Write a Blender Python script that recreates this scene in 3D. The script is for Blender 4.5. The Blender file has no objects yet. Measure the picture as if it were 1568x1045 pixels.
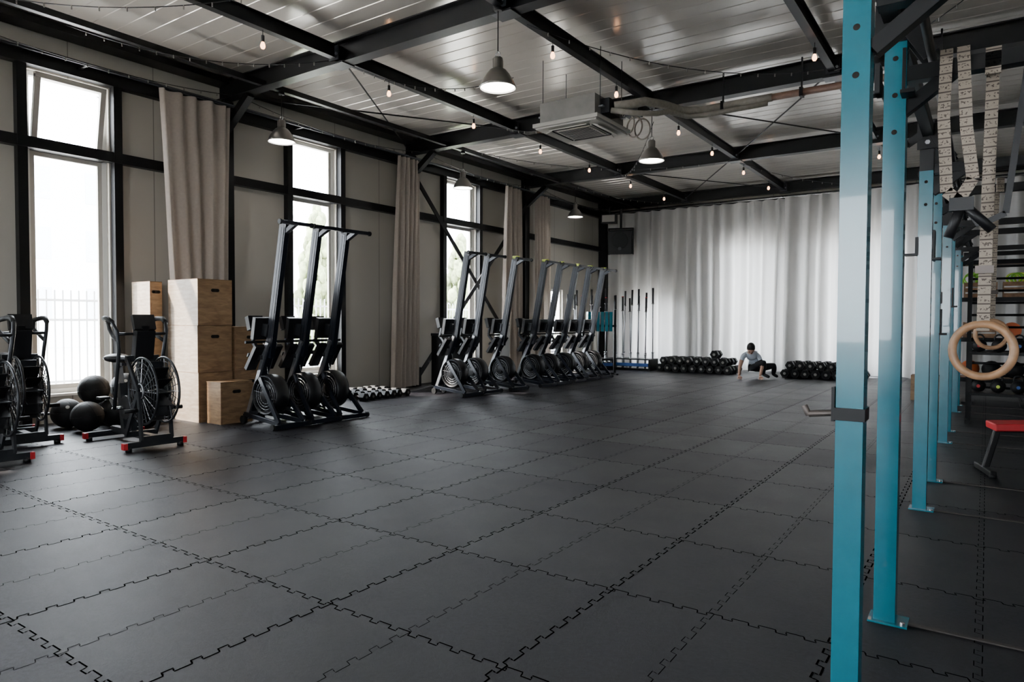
import bpy, bmesh, math, random
from mathutils import Vector, Matrix, Euler
random.seed(7)
scene = bpy.context.scene
COL = scene.collection

# ------------------------------------------------------------------ materials
MATS = {}
def mat(name, color, rough=0.5, metal=0.0, noise=0.0, nscale=20.0, emit=0.0, spec=0.5,
        bump=0.0, bscale=80.0, coat=0.0, transl=0.0):
    if name in MATS: return MATS[name]
    m = bpy.data.materials.new(name); m.use_nodes = True
    nt = m.node_tree; b = nt.nodes['Principled BSDF']
    b.inputs['Base Color'].default_value = (*color, 1)
    b.inputs['Roughness'].default_value = rough
    b.inputs['Metallic'].default_value = metal
    b.inputs['Specular IOR Level'].default_value = spec
    b.inputs['Coat Weight'].default_value = coat
    tc = nt.nodes.new('ShaderNodeTexCoord')
    if noise > 0:
        n = nt.nodes.new('ShaderNodeTexNoise'); n.inputs['Scale'].default_value = nscale
        n.inputs['Detail'].default_value = 6
        nt.links.new(tc.outputs['Object'], n.inputs['Vector'])
        r = nt.nodes.new('ShaderNodeValToRGB')
        r.color_ramp.elements[0].position = 0.3; r.color_ramp.elements[1].position = 0.7
        r.color_ramp.elements[0].color = (*[max(0, c*(1-noise)) for c in color], 1)
        r.color_ramp.elements[1].color = (*[min(1, c*(1+noise)) for c in color], 1)
        nt.links.new(n.outputs['Fac'], r.inputs['Fac'])
        nt.links.new(r.outputs['Color'], b.inputs['Base Color'])
    if bump > 0:
        n2 = nt.nodes.new('ShaderNodeTexNoise'); n2.inputs['Scale'].default_value = bscale
        nt.links.new(tc.outputs['Object'], n2.inputs['Vector'])
        bp = nt.nodes.new('ShaderNodeBump'); bp.inputs['Strength'].default_value = bump
        bp.inputs['Distance'].default_value = 0.01
        nt.links.new(n2.outputs['Fac'], bp.inputs['Height'])
        nt.links.new(bp.outputs['Normal'], b.inputs['Normal'])
    if emit > 0:
        b.inputs['Emission Color'].default_value = (*color, 1)
        b.inputs['Emission Strength'].default_value = emit
    if transl > 0:
        t = nt.nodes.new('ShaderNodeBsdfTranslucent'); t.inputs['Color'].default_value = (*color, 1)
        mx = nt.nodes.new('ShaderNodeMixShader'); mx.inputs['Fac'].default_value = transl
        nt.links.new(b.outputs['BSDF'], mx.inputs[1]); nt.links.new(t.outputs['BSDF'], mx.inputs[2])
        nt.links.new(mx.outputs['Shader'], nt.nodes['Material Output'].inputs['Surface'])
    MATS[name] = m
    return m

M_black  = mat('black_steel', (0.003,0.003,0.0035), 0.42, spec=0.25)
M_black2 = mat('black_plastic', (0.004,0.004,0.005), 0.45, spec=0.35)
M_rubber = mat('black_rubber', (0.005,0.005,0.0055), 0.6, noise=0.3, nscale=60, spec=0.3)
M_dkgrey = mat('dark_grey_metal', (0.028,0.030,0.034), 0.4, 0.6)
M_erg    = mat('erg_navy_steel', (0.006,0.008,0.013), 0.3, 0.2, spec=0.35)
M_alu    = mat('brushed_aluminium', (0.33,0.34,0.36), 0.35, 0.85, 0.15, 40)
M_hookm  = mat('dull_steel', (0.13,0.11,0.10), 0.5, 0.8)
M_chrome = mat('chrome_steel', (0.6,0.6,0.62), 0.2, 1.0)
M_white  = mat('white_paint', (0.75,0.75,0.73), 0.45)
M_offw   = mat('offwhite_plastic', (0.48,0.46,0.42), 0.5)
M_acbox  = mat('galvanised_housing', (0.20,0.19,0.175), 0.5, 0.2, 0.15, 6)
M_teal   = mat('turquoise_powder_coat', (0.004,0.125,0.17), 0.25, 0.0, 0.08, 9, coat=0.25, spec=0.4)
M_red    = mat('red_vinyl', (0.38,0.010,0.016), 0.45)
M_yel    = mat('yellow_green_plastic', (0.55,0.65,0.08), 0.5)
M_green  = mat('green_rope', (0.25,0.6,0.05), 0.6)
M_brown  = mat('brown_pipe', (0.14,0.075,0.05), 0.5, noise=0.2)
M_base   = mat('worn_base_steel', (0.030,0.024,0.020), 0.6, noise=0.3)
M_rope   = mat('manila_rope', (0.24,0.15,0.09), 0.9, noise=0.4, nscale=60, bump=0.5)
M_insul  = mat('pipe_insulation', (0.27,0.245,0.21), 0.8, noise=0.15)
M_bulb   = mat('warm_bulb', (1.0,0.50,0.25), 0.3, emit=8)
M_lampE  = mat('lamp_diffuser', (1.0,0.95,0.88), 0.4, emit=16)
M_lampM  = mat('lamp_metal', (0.28,0.26,0.24), 0.3, 0.85)
M_skin   = mat('skin', (0.50,0.30,0.22), 0.55)
M_hair   = mat('dark_hair', (0.012,0.009,0.007), 0.6)
M_shirt  = mat('white_tshirt', (0.60,0.65,0.74), 0.85)
M_pants  = mat('black_trousers', (0.007,0.007,0.010), 0.85)
M_eye    = mat('eye_dark', (0.02,0.02,0.02), 0.3)
M_leaf   = mat('conifer_leaf', (0.20,0.24,0.12), 0.9, noise=0.6, nscale=6, bump=1.0, bscale=8)
M_pave   = mat('pavement', (0.62,0.61,0.59), 0.9, noise=0.1, nscale=3)
M_bld    = mat('building_render', (0.85,0.85,0.84), 0.9)
M_bwin   = mat('building_glass', (0.55,0.58,0.62), 0.3)
M_wood2  = mat('crate_wood', (0.22,0.12,0.06), 0.6, noise=0.3)
M_orange = mat('orange_plastic', (0.5,0.10,0.02), 0.5)
M_blue   = mat('blue_plastic', (0.02,0.08,0.28), 0.5)
M_slot   = mat('slot_shadow', (0.01,0.008,0.006), 0.9)

def node_mat(name):
    m = bpy.data.materials.new(name); m.use_nodes = True
    return m, m.node_tree, m.node_tree.nodes['Principled BSDF']

def make_ply(name='birch_plywood',c0=(0.17,0.095,0.045),c1=(0.32,0.20,0.10)):
    m, nt, b = node_mat(name)
    tc = nt.nodes.new('ShaderNodeTexCoord')
    mp = nt.nodes.new('ShaderNodeMapping'); mp.inputs['Scale'].default_value = (3,3,14)
    n = nt.nodes.new('ShaderNodeTexNoise'); n.inputs['Scale'].default_value = 2.2
    n.inputs['Detail'].default_value = 8; n.inputs['Distortion'].default_value = 0.8
    r = nt.nodes.new('ShaderNodeValToRGB')
    r.color_ramp.elements[0].position = 0.3; r.color_ramp.elements[0].color = (*c0,1)
    r.color_ramp.elements[1].position = 0.75; r.color_ramp.elements[1].color = (*c1,1)
    nt.links.new(tc.outputs['Object'], mp.inputs['Vector']); nt.links.new(mp.outputs['Vector'], n.inputs['Vector'])
    nt.links.new(n.outputs['Fac'], r.inputs['Fac']); nt.links.new(r.outputs['Color'], b.inputs['Base Color'])
    b.inputs['Roughness'].default_value = 0.55
    return m
M_ply = make_ply()
M_plylit = make_ply('sunlit_plywood',(0.27,0.205,0.145),(0.44,0.36,0.28))  # same plywood, window sunlight painted in as a lighter colour
M_ringw = mat('ring_wood', (0.30,0.165,0.085), 0.4, noise=0.25, nscale=25)

def make_strap():
    m, nt, b = node_mat('printed_webbing')
    tc = nt.nodes.new('ShaderNodeTexCoord')
    sp = nt.nodes.new('ShaderNodeSeparateXYZ'); nt.links.new(tc.outputs['Object'], sp.inputs[0])
    def math_(op, a, bval=None):
        nd = nt.nodes.new('ShaderNodeMath'); nd.operation = op
        nt.links.new(a, nd.inputs[0])
        if bval is not None:
            if hasattr(bval,'links'): nt.links.new(bval, nd.inputs[1])
            else: nd.inputs[1].default_value = bval
        return nd.outputs[0]
    f = math_('FRACT', math_('MULTIPLY', sp.outputs['Z'], 28.0))
    line = math_('LESS_THAN', f, 0.16)
    nz = nt.nodes.new('ShaderNodeTexNoise'); nz.inputs['Scale'].default_value = 130
    nt.links.new(tc.outputs['Object'], nz.inputs['Vector'])
    glyph = math_('MULTIPLY', math_('GREATER_THAN', nz.outputs['Fac'], 0.57),
                  math_('MULTIPLY', math_('GREATER_THAN', f, 0.35), math_('LESS_THAN', f, 0.85)))
    k = math_('MAXIMUM', line, glyph)
    mx = nt.nodes.new('ShaderNodeMix'); mx.data_type = 'RGBA'
    nt.links.new(k, mx.inputs['Factor'])
    mx.inputs['A'].default_value = (0.30,0.25,0.20,1); mx.inputs['B'].default_value = (0.08,0.062,0.052,1)
    nt.links.new(mx.outputs['Result'], b.inputs['Base Color']); b.inputs['Roughness'].default_value = 0.85
    return m
M_strap = make_strap()

TX,TY=0.47,0.87
def make_floor():
    m, nt, b = node_mat('speckled_rubber_mat')
    tc = nt.nodes.new('ShaderNodeTexCoord')
    L=nt.links.new
    n = nt.nodes.new('ShaderNodeTexNoise'); n.inputs['Scale'].default_value = 48; n.inputs['Detail'].default_value = 10
    n.inputs['Roughness'].default_value = 0.85
    n2 = nt.nodes.new('ShaderNodeTexNoise'); n2.inputs['Scale'].default_value = 1.8; n2.inputs['Detail'].default_value = 8
    n2.inputs['Roughness'].default_value = 0.7
    for x in (n, n2): L(tc.outputs['Object'], x.inputs['Vector'])
    r = nt.nodes.new('ShaderNodeValToRGB')
    r.color_ramp.elements[0].position = 0.42; r.color_ramp.elements[0].color = (0.0015,0.0015,0.0025,1)
    r.color_ramp.elements[1].position = 0.62; r.color_ramp.elements[1].color = (0.0125,0.0118,0.0175,1)
    L(n.outputs['Fac'], r.inputs['Fac'])
    mp = nt.nodes.new('ShaderNodeMapping'); mp.vector_type='POINT'
    mp.inputs['Location'].default_value=(1.41/(TX*2)+50,-1.97/TY+50,0); mp.inputs['Scale'].default_value=(1/(TX*2),1/TY,0)
    fl = nt.nodes.new('ShaderNodeVectorMath'); fl.operation='FLOOR'
    wn = nt.nodes.new('ShaderNodeTexWhiteNoise'); wn.noise_dimensions='2D'
    L(tc.outputs['Object'],mp.inputs['Vector']); L(mp.outputs['Vector'],fl.inputs[0]); L(fl.outputs['Vector'],wn.inputs['Vector'])
    r2 = nt.nodes.new('ShaderNodeValToRGB')
    r2.color_ramp.elements[0].position = 0.32; r2.color_ramp.elements[0].color = (0.4,0.4,0.4,1)
    r2.color_ramp.elements[1].position = 0.72; r2.color_ramp.elements[1].color = (1.5,1.47,1.45,1)
    L(n2.outputs['Fac'], r2.inputs['Fac'])
    mx = nt.nodes.new('ShaderNodeMix'); mx.data_type = 'RGBA'; mx.blend_type = 'MULTIPLY'
    mx.inputs['Factor'].default_value = 1.0
    L(r.outputs['Color'], mx.inputs['A']); L(r2.outputs['Color'], mx.inputs['B'])
    hv = nt.nodes.new('ShaderNodeMapRange'); hv.inputs['To Min'].default_value=0.7; hv.inputs['To Max'].default_value=1.3
    L(wn.outputs['Value'],hv.inputs['Value'])
    sc = nt.nodes.new('ShaderNodeVectorMath'); sc.operation='SCALE'
    L(mx.outputs['Result'],sc.inputs[0]); L(hv.outputs['Result'],sc.inputs['Scale'])
    L(sc.outputs['Vector'], b.inputs['Base Color'])
    rr = nt.nodes.new('ShaderNodeMapRange'); rr.inputs['To Min'].default_value = 0.30; rr.inputs['To Max'].default_value = 0.50
    ad = nt.nodes.new('ShaderNodeMath'); ad.operation='MULTIPLY_ADD'; ad.inputs[1].default_value=0.35
    L(wn.outputs['Value'],ad.inputs[0]); L(n2.outputs['Fac'],ad.inputs[2])
    L(ad.outputs[0], rr.inputs['Value']); L(rr.outputs['Result'], b.inputs['Roughness'])
    bp = nt.nodes.new('ShaderNodeBump'); bp.inputs['Strength'].default_value = 0.8; bp.inputs['Distance'].default_value = 0.006
    L(n.outputs['Fac'], bp.inputs['Height']); L(bp.outputs['Normal'], b.inputs['Normal'])
    b.inputs['Specular IOR Level'].default_value = 0.20
    return m
M_floor = make_floor()

def make_wall(name, color, axis, period=1.02, off=0.3):
    m, nt, b = node_mat(name)
    tc = nt.nodes.new('ShaderNodeTexCoord')
    sp = nt.nodes.new('ShaderNodeSeparateXYZ'); nt.links.new(tc.outputs['Object'], sp.inputs[0])
    a = nt.nodes.new('ShaderNodeMath'); a.operation = 'ADD'; a.inputs[1].default_value = 100+off
    d = nt.nodes.new('ShaderNodeMath'); d.operation = 'DIVIDE'; d.inputs[1].default_value = period
    f = nt.nodes.new('ShaderNodeMath'); f.operation = 'FRACT'
    l = nt.nodes.new('ShaderNodeMath'); l.operation = 'LESS_THAN'; l.inputs[1].default_value = 0.012
    nt.links.new(sp.outputs[axis], a.inputs[0]); nt.links.new(a.outputs[0], d.inputs[0])
    nt.links.new(d.outputs[0], f.inputs[0]); nt.links.new(f.outputs[0], l.inputs[0])
    mx = nt.nodes.new('ShaderNodeMix'); mx.data_type = 'RGBA'
    mx.inputs['A'].default_value = (*color,1); mx.inputs['B'].default_value = (*[c*0.45 for c in color],1)
    nt.links.new(l.outputs[0], mx.inputs['Factor']); nt.links.new(mx.outputs['Result'], b.inputs['Base Color'])
    b.inputs['Roughness'].default_value = 0.4
    return m
M_wallL = make_wall('sandwich_panel_left', (0.42,0.395,0.345), 'Y')
M_wallX = make_wall('sandwich_panel_far', (0.42,0.395,0.345), 'X')
M_ceil = mat('white_metal_ceiling', (0.82,0.785,0.73), 0.18, 0.25, 0.06, 1.5, bump=0.12, bscale=2.5)

M_curt = mat('beige_curtain_fabric', (0.50,0.44,0.385), 0.9, noise=0.08, nscale=30, transl=0.3)
M_curtF = mat('grey_curtain_fabric', (0.68,0.67,0.66), 0.65, noise=0.14, nscale=0.9, transl=0.25)

def make_glass():
    m = bpy.data.materials.new('window_glass'); m.use_nodes = True; nt = m.node_tree
    nt.nodes.remove(nt.nodes['Principled BSDF'])
    t = nt.nodes.new('ShaderNodeBsdfTransparent'); g = nt.nodes.new('ShaderNodeBsdfGlossy')
    g.inputs['Roughness'].default_value = 0.02
    mx = nt.nodes.new('ShaderNodeMixShader'); mx.inputs['Fac'].default_value = 0.06
    nt.links.new(t.outputs[0], mx.inputs[1]); nt.links.new(g.outputs[0], mx.inputs[2])
    nt.links.new(mx.outputs[0], nt.nodes['Material Output'].inputs['Surface'])
    return m
M_glass = make_glass()

# ------------------------------------------------------------------ builder
def frame_from_dir(d):
    d = d.normalized()
    up = Vector((0,0,1)) if abs(d.z) < 0.95 else Vector((1,0,0))
    x = up.cross(d).normalized(); y = d.cross(x).normalized()
    return x, y
class B:
    def __init__(s, name):
        s.name=name; s.v=[]; s.f=[]; s.m=[]; s.sm=[]; s.mats=[]
    def mi(s, m):
        if m not in s.mats: s.mats.append(m)
        return s.mats.index(m)
    def add(s, vs, fs, m, smooth=False):
        o=len(s.v); k=s.mi(m)
        s.v += [tuple(v) for v in vs]
        for f in fs:
            s.f.append(tuple(i+o for i in f)); s.m.append(k); s.sm.append(smooth)
    def box(s, c, size, m, rot=None):
        hx,hy,hz=[q/2 for q in size]; R = Euler(rot).to_matrix() if rot else Matrix.Identity(3)
        c=Vector(c)
        vs=[c+R@Vector((x*hx,y*hy,z*hz)) for x in(-1,1) for y in(-1,1) for z in(-1,1)]
        s.add(vs,[(0,1,3,2),(4,6,7,5),(0,4,5,1),(2,3,7,6),(0,2,6,4),(1,5,7,3)],m)
    def bb(s, lo, hi, m):
        s.box([(a+b)/2 for a,b in zip(lo,hi)],[b-a for a,b in zip(lo,hi)],m)
    def beam(s, p1, p2, w, h, m, ref=(0,1,0)):
        p1=Vector(p1);p2=Vector(p2);d=(p2-p1).normalized(); r=Vector(ref)
        x=(r-d*r.dot(d)).normalized(); y=d.cross(x)
        vs=[p+x*a*w/2+y*b*h/2 for p in(p1,p2) for a,b in((-1,-1),(1,-1),(1,1),(-1,1))]
        s.add(vs,[(3,2,1,0),(4,5,6,7),(0,1,5,4),(1,2,6,5),(2,3,7,6),(3,0,4,7)],m)
    def cyl(s, p1, p2, r, m, seg=12, r2=None, cap=True):
        p1=Vector(p1);p2=Vector(p2); r2=r if r2 is None else r2
        x,y=frame_from_dir(p2-p1)
        A=[(math.cos(2*math.pi*i/seg),math.sin(2*math.pi*i/seg)) for i in range(seg)]
        vs=[p1+x*c*r+y*q*r for c,q in A]+[p2+x*c*r2+y*q*r2 for c,q in A]
        s.add(vs,[(i,(i+1)%seg,seg+(i+1)%seg,seg+i) for i in range(seg)],m,seg>6)
        if cap:
            s.add(vs[:seg],[tuple(reversed(range(seg)))],m); s.add(vs[seg:],[tuple(range(seg))],m)
    def tube(s, pts, r, m, seg=8, closed=False):
        pts=[Vector(p) for p in pts]; n=len(pts); vs=[]; px=None
        for i,p in enumerate(pts):
            if closed: d=pts[(i+1)%n]-pts[i-1]
            else: d=pts[min(i+1,n-1)]-pts[max(i-1,0)]
            d.normalize()
            if px is None: x,y=frame_from_dir(d)
            else:
                x=(px-d*px.dot(d)).normalized(); y=d.cross(x)
            px=x
            rr = r[i] if isinstance(r,(list,tuple)) else r
            vs+=[p+x*math.cos(2*math.pi*k/seg)*rr+y*math.sin(2*math.pi*k/seg)*rr for k in range(seg)]
        fs=[]
        for i in range(n if closed else n-1):
            j=(i+1)%n
            fs+=[(i*seg+k,i*seg+(k+1)%seg,j*seg+(k+1)%seg,j*seg+k) for k in range(seg)]
        if not closed:
            fs+=[tuple(reversed(range(seg))),tuple(range((n-1)*seg,n*seg))]
        s.add(vs,fs,m,True)
    def torus(s, c, axis, R, r, m, seg=32, rs=8):
        x,y=frame_from_dir(Vector(axis)); c=Vector(c)
        s.tube([c+x*R*math.cos(2*math.pi*i/seg)+y*R*math.sin(2*math.pi*i/seg) for i in range(seg)],r,m,rs,True)
    def sph(s, c, r, m, sc=(1,1,1), u=16, w=10, R=None):
        c=Vector(c); vs=[]; R = R or Matrix.Identity(3)
        for i in range(w+1):
            t=math.pi*i/w
            for j in range(u):
                a=2*math.pi*j/u
                vs.append(c+R@Vector((r*sc[0]*math.sin(t)*math.cos(a),r*sc[1]*math.sin(t)*math.sin(a),r*sc[2]*math.cos(t))))
        s.add(vs,[(i*u+j,(i+1)*u+j,(i+1)*u+(j+1)%u,i*u+(j+1)%u) for i in range(w) for j in range(u)],m,True)
    def lathe(s, prof, c, m, seg=28, axis=(0,0,1)):
        c=Vector(c); ax=Vector(axis).normalized(); x,y=frame_from_dir(ax); vs=[]
        for r,z in prof:
            vs+=[c+ax*z+x*r*math.cos(2*math.pi*k/seg)+y*r*math.sin(2*math.pi*k/seg) for k in range(seg)]
        s.add(vs,[(i*seg+k,i*seg+(k+1)%seg,(i+1)*seg+(k+1)%seg,(i+1)*seg+k) for i in range(len(prof)-1) for k in range(seg)],m,True)
    def build(s, loc=(0,0,0), rz=0.0, bevel=0.0):
        me=bpy.data.meshes.new(s.name); me.from_pydata(s.v,[],s.f)
        for m in s.mats: me.materials.append(m)
        me.polygons.foreach_set('material_index',s.m); me.polygons.foreach_set('use_smooth',s.sm)
        me.update(); bm=bmesh.new(); bm.from_mesh(me); bmesh.ops.remove_doubles(bm,verts=bm.verts,dist=1e-6)
        bmesh.ops.recalc_face_normals(bm,faces=bm.faces); bm.to_mesh(me); bm.free()
        ob=bpy.data.objects.new(s.name,me); COL.objects.link(ob); ob.location=loc; ob.rotation_euler=(0,0,rz)
        if bevel>0:
            md=ob.modifiers.new('bevel','BEVEL'); md.width=bevel; md.segments=2; md.limit_method='ANGLE'; md.angle_limit=math.radians(50)
        return ob
def dup(ob, loc, rz=0.0):
    o=bpy.data.objects.new(ob.name.split('.')[0], ob.data); COL.objects.link(o)
    o.location=loc; o.rotation_euler=(0,0,rz)
    for md in ob.modifiers:
        n=o.modifiers.new(md.name, md.type); n.width=md.width; n.segments=md.segments; n.limit_method=md.limit_method; n.angle_limit=md.angle_limit
    return o

# ------------------------------------------------------------------ room dims
XL, XR, YB, YF, ZC = -9.1, 4.2, -6.0, 17.7, 4.67
T=0.2

def wall(name, axis, const, out, lo, hi, openings, m):
    b=B(name); ops=sorted(openings); cur=lo
    def seg(a,c,z0,z1):
        if c-a<1e-4 or z1-z0<1e-4: return
        t0,t1=sorted((const,const+out*T))
        if axis=='Y': b.bb((t0,a,z0),(t1,c,z1),m)
        else: b.bb((a,t0,z0),(c,t1,z1),m)
    for a,c,z0,z1 in ops:
        seg(cur,a,0,ZC); seg(a,c,0,z0); seg(a,c,z1,ZC); cur=c
    seg(cur,hi,0,ZC)
    return b.build()

left_ops=[(3.30,4.20,0.35,4.12),(6.92,7.85,0.35,4.12),(10.65,11.7,0.35,4.12),(14.45,15.4,0.35,2.05),
          (-1.0,0.4,0.35,4.12),(-4.6,-3.2,0.35,4.12)]  # these two are unseen, added behind the camera to light the foreground
far_ops=[(-7.9,-6.9,0.3,2.0),(-5.5,-4.3,0.3,3.3),(-3.2,-1.6,0.3,3.3)]
right_fill_ops=[(-3.5,-2.3,1.0,3.2)]  # unseen window, added on the right for fill light
back_fill_ops=[(-2.5,-0.5,0.9,3.1)]  # unseen window behind the camera, added as a fill light source
wall('wall_left','Y',XL,-1,YB-T,YF+T,left_ops,M_wallL)
wall('wall_far','X',YF,1,XL,XR,far_ops,M_wallX)
wall('wall_right','Y',XR,1,YB-T,YF+T,right_fill_ops,M_wallL)
wall('wall_back','X',YB,-1,XL,XR,back_fill_ops,M_wallX)

b=B('floor'); b.bb((XL,YB,-0.1),(XR,YF,0.0),M_floor); b.build()
M_seam = mat('mat_seam_gap',(0.0006,0.0006,0.0006),0.95,spec=0.0)
def seams():
    b=B('trim_floor_mat_seams'); z=0.0006
    rnd=random.Random(2)
    def ribbon(pts,w):
        vs=[];n=len(pts)
        for i,p in enumerate(pts):
            a=Vector(pts[max(i-1,0)]);c=Vector(pts[min(i+1,n-1)]);d=(c-a);d.normalize()
            nn=Vector((-d.y,d.x)); q=Vector(p)
            vs.append((q.x+nn.x*w,q.y+nn.y*w,z)); vs.append((q.x-nn.x*w,q.y-nn.y*w,z))
        b.add(vs,[(2*i,2*i+1,2*i+3,2*i+2) for i in range(n-1)],M_seam)
    A=0.013; P=0.108
    def path(t0,t1,off,vert,w):
        pts=[];t=t0
        while t<t1:
            for dt,s_ in ((0.0,-A),(0.40*P,-A),(0.34*P,0),(0.30*P,A),(0.92*P,A),(0.97*P,0)):
                c=off+s_+rnd.uniform(-.001,.001); tt=t+dt+0.015
                pts.append((c,tt) if vert else (tt,c))
            t+=P
        ribbon(pts,w)
    x=-1.41+TX*11; k=0
    while x>XL+0.1:
        if x<XR-0.1: path(YB+0.1,YF-0.2,x,True,0.0040 if k%2==1 else 0.0018)
        x-=TX; k+=1
    y=1.97-TY*9
    while y<YF-0.1:
        path(XL+0.1,XR-0.2,y,False,0.0034); y+=TY
    b.build()
seams()

b=B('ceiling'); vs=[];ys=[];y=YB-T
while y<YF+T:
    ys+=[(y,0),(y+0.225,0),(y+0.232,0.006),(y+0.243,0.006)]; y+=0.25
for yy,dz in ys: vs+=[(XL-T,yy,ZC+dz),(XR+T,yy,ZC+dz)]
b.add(vs,[(2*i,2*i+1,2*i+3,2*i+2) for i in range(len(ys)-1)],M_ceil)
b.bb((XL-T,YB-T,ZC+0.03),(XR+T,YF+T,ZC+0.13),M_ceil); b.build()

# ------------------------------------------------------------------ steel structure
def structure():
    b=B('ceiling_steel_beams'); o=-0.07
    mains=[-5.9,-2.05,1.8,5.70,9.5,13.38,17.25]
    for y in mains:
        b.bb((XL+0.05,y-0.08,4.655+o),(XR-0.05,y+0.08,4.67+o),M_black)
        b.bb((XL+0.05,y-0.08,4.41+o),(XR-0.05,y+0.08,4.425+o),M_black)
        b.bb((XL+0.05,y-0.012,4.425+o),(XR-0.05,y+0.012,4.655+o),M_black)
    for x in (-6.5,-4.05,-1.65,0.8,3.2):
        b.bb((x-0.045,YB+0.05,4.60+o),(x+0.045,YF-0.05,4.612+o),M_black)
        b.bb((x-0.045,YB+0.05,4.45+o),(x+0.045,YF-0.05,4.462+o),M_black)
        b.bb((x-0.008,YB+0.05,4.462+o),(x+0.008,YF-0.05,4.60+o),M_black)
        for y in mains:
            b.bb((x-0.12,y-0.10,4.395+o),(x+0.12,y+0.10,4.41+o),M_dkgrey)
            b.bb((x-0.08,y-0.12,4.43+o),(x+0.08,y-0.105,4.60+o),M_dkgrey)
            for sx in (-.05,.05): b.cyl((x+sx,y-0.12,4.5+o),(x+sx,y-0.135,4.5+o),0.018,M_alu,6)
    x=-8.0
    b.bb((x-0.035,YB+0.05,4.43+o),(x+0.035,YF-0.05,4.50+o),M_black)
    b.bb((XL+0.02,YB,4.62+o),(XL+0.3,YF-0.02,4.70+o),M_black)
    for (x0,x1,y0,y1) in ((-4.05,-1.65,9.5,13.38),(-9.0,-6.5,5.66,9.5),(-4.05,-1.65,1.8,5.66),(-6.5,-4.05,13.38,17.25)):
        b.cyl((x0,y0,4.5+o),(x1,y1,4.5+o),0.012,M_black,6); b.cyl((x1,y0,4.52+o),(x0,y1,4.52+o),0.012,M_black,6)
    b.build()
    b=B('trim_wall_rail_left')
    b.bb((XL,YB,4.14),(XL+0.12,YF-0.02,4.30),M_black)
    b.bb((XL+0.12,YB,4.28),(XL+0.2,YF-0.02,4.31),M_black)
    b.bb((XL,YB,3.20),(XL+0.09,YF-0.02,3.33),M_black)
    b.bb((XL+0.09,YB,3.20),(XL+0.11,YF-0.02,3.22),M_black)
    b.build()
    b=B('trim_wall_rail_far')
    b.bb((XL+0.25,YF-0.14,4.20),(XR,YF,4.33),M_black); b.bb((XL+0.25,YF-0.1,3.30),(XR,YF,3.40),M_black)
    b.build()
    for i,y in enumerate(mains[:-1]):
        b=B('trim_column_left')
        b.bb((XL,y-0.09,0),(XL+0.02,y+0.09,4.33),M_black); b.bb((XL+0.21,y-0.09,0),(XL+0.23,y+0.09,4.33),M_black)
        b.bb((XL,y-0.01,0),(XL+0.22,y+0.01,4.33),M_black)
        b.beam((XL+0.15,y,3.90),(XL+0.75,y,4.33),0.1,0.1,M_black)
        b.build()
    b=B('trim_column_corner'); b.bb((XL,YF-0.32,0),(XL+0.24,YF-0.06,4.33),M_black); b.build()
    b=B('trim_cross_brace')
    b.beam((XL+0.22,9.6,3.9),(XL+0.22,13.3,0.15),0.02,0.09,M_black,ref=(1,0,0))
    b.beam((XL+0.25,13.3,3.9),(XL+0.25,9.6,0.15),0.02,0.09,M_black,ref=(1,0,0))
    b.bb((XL+0.18,9.45,0),(XL+0.3,9.65,0.35),M_black)
    b.build()
structure()

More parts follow.
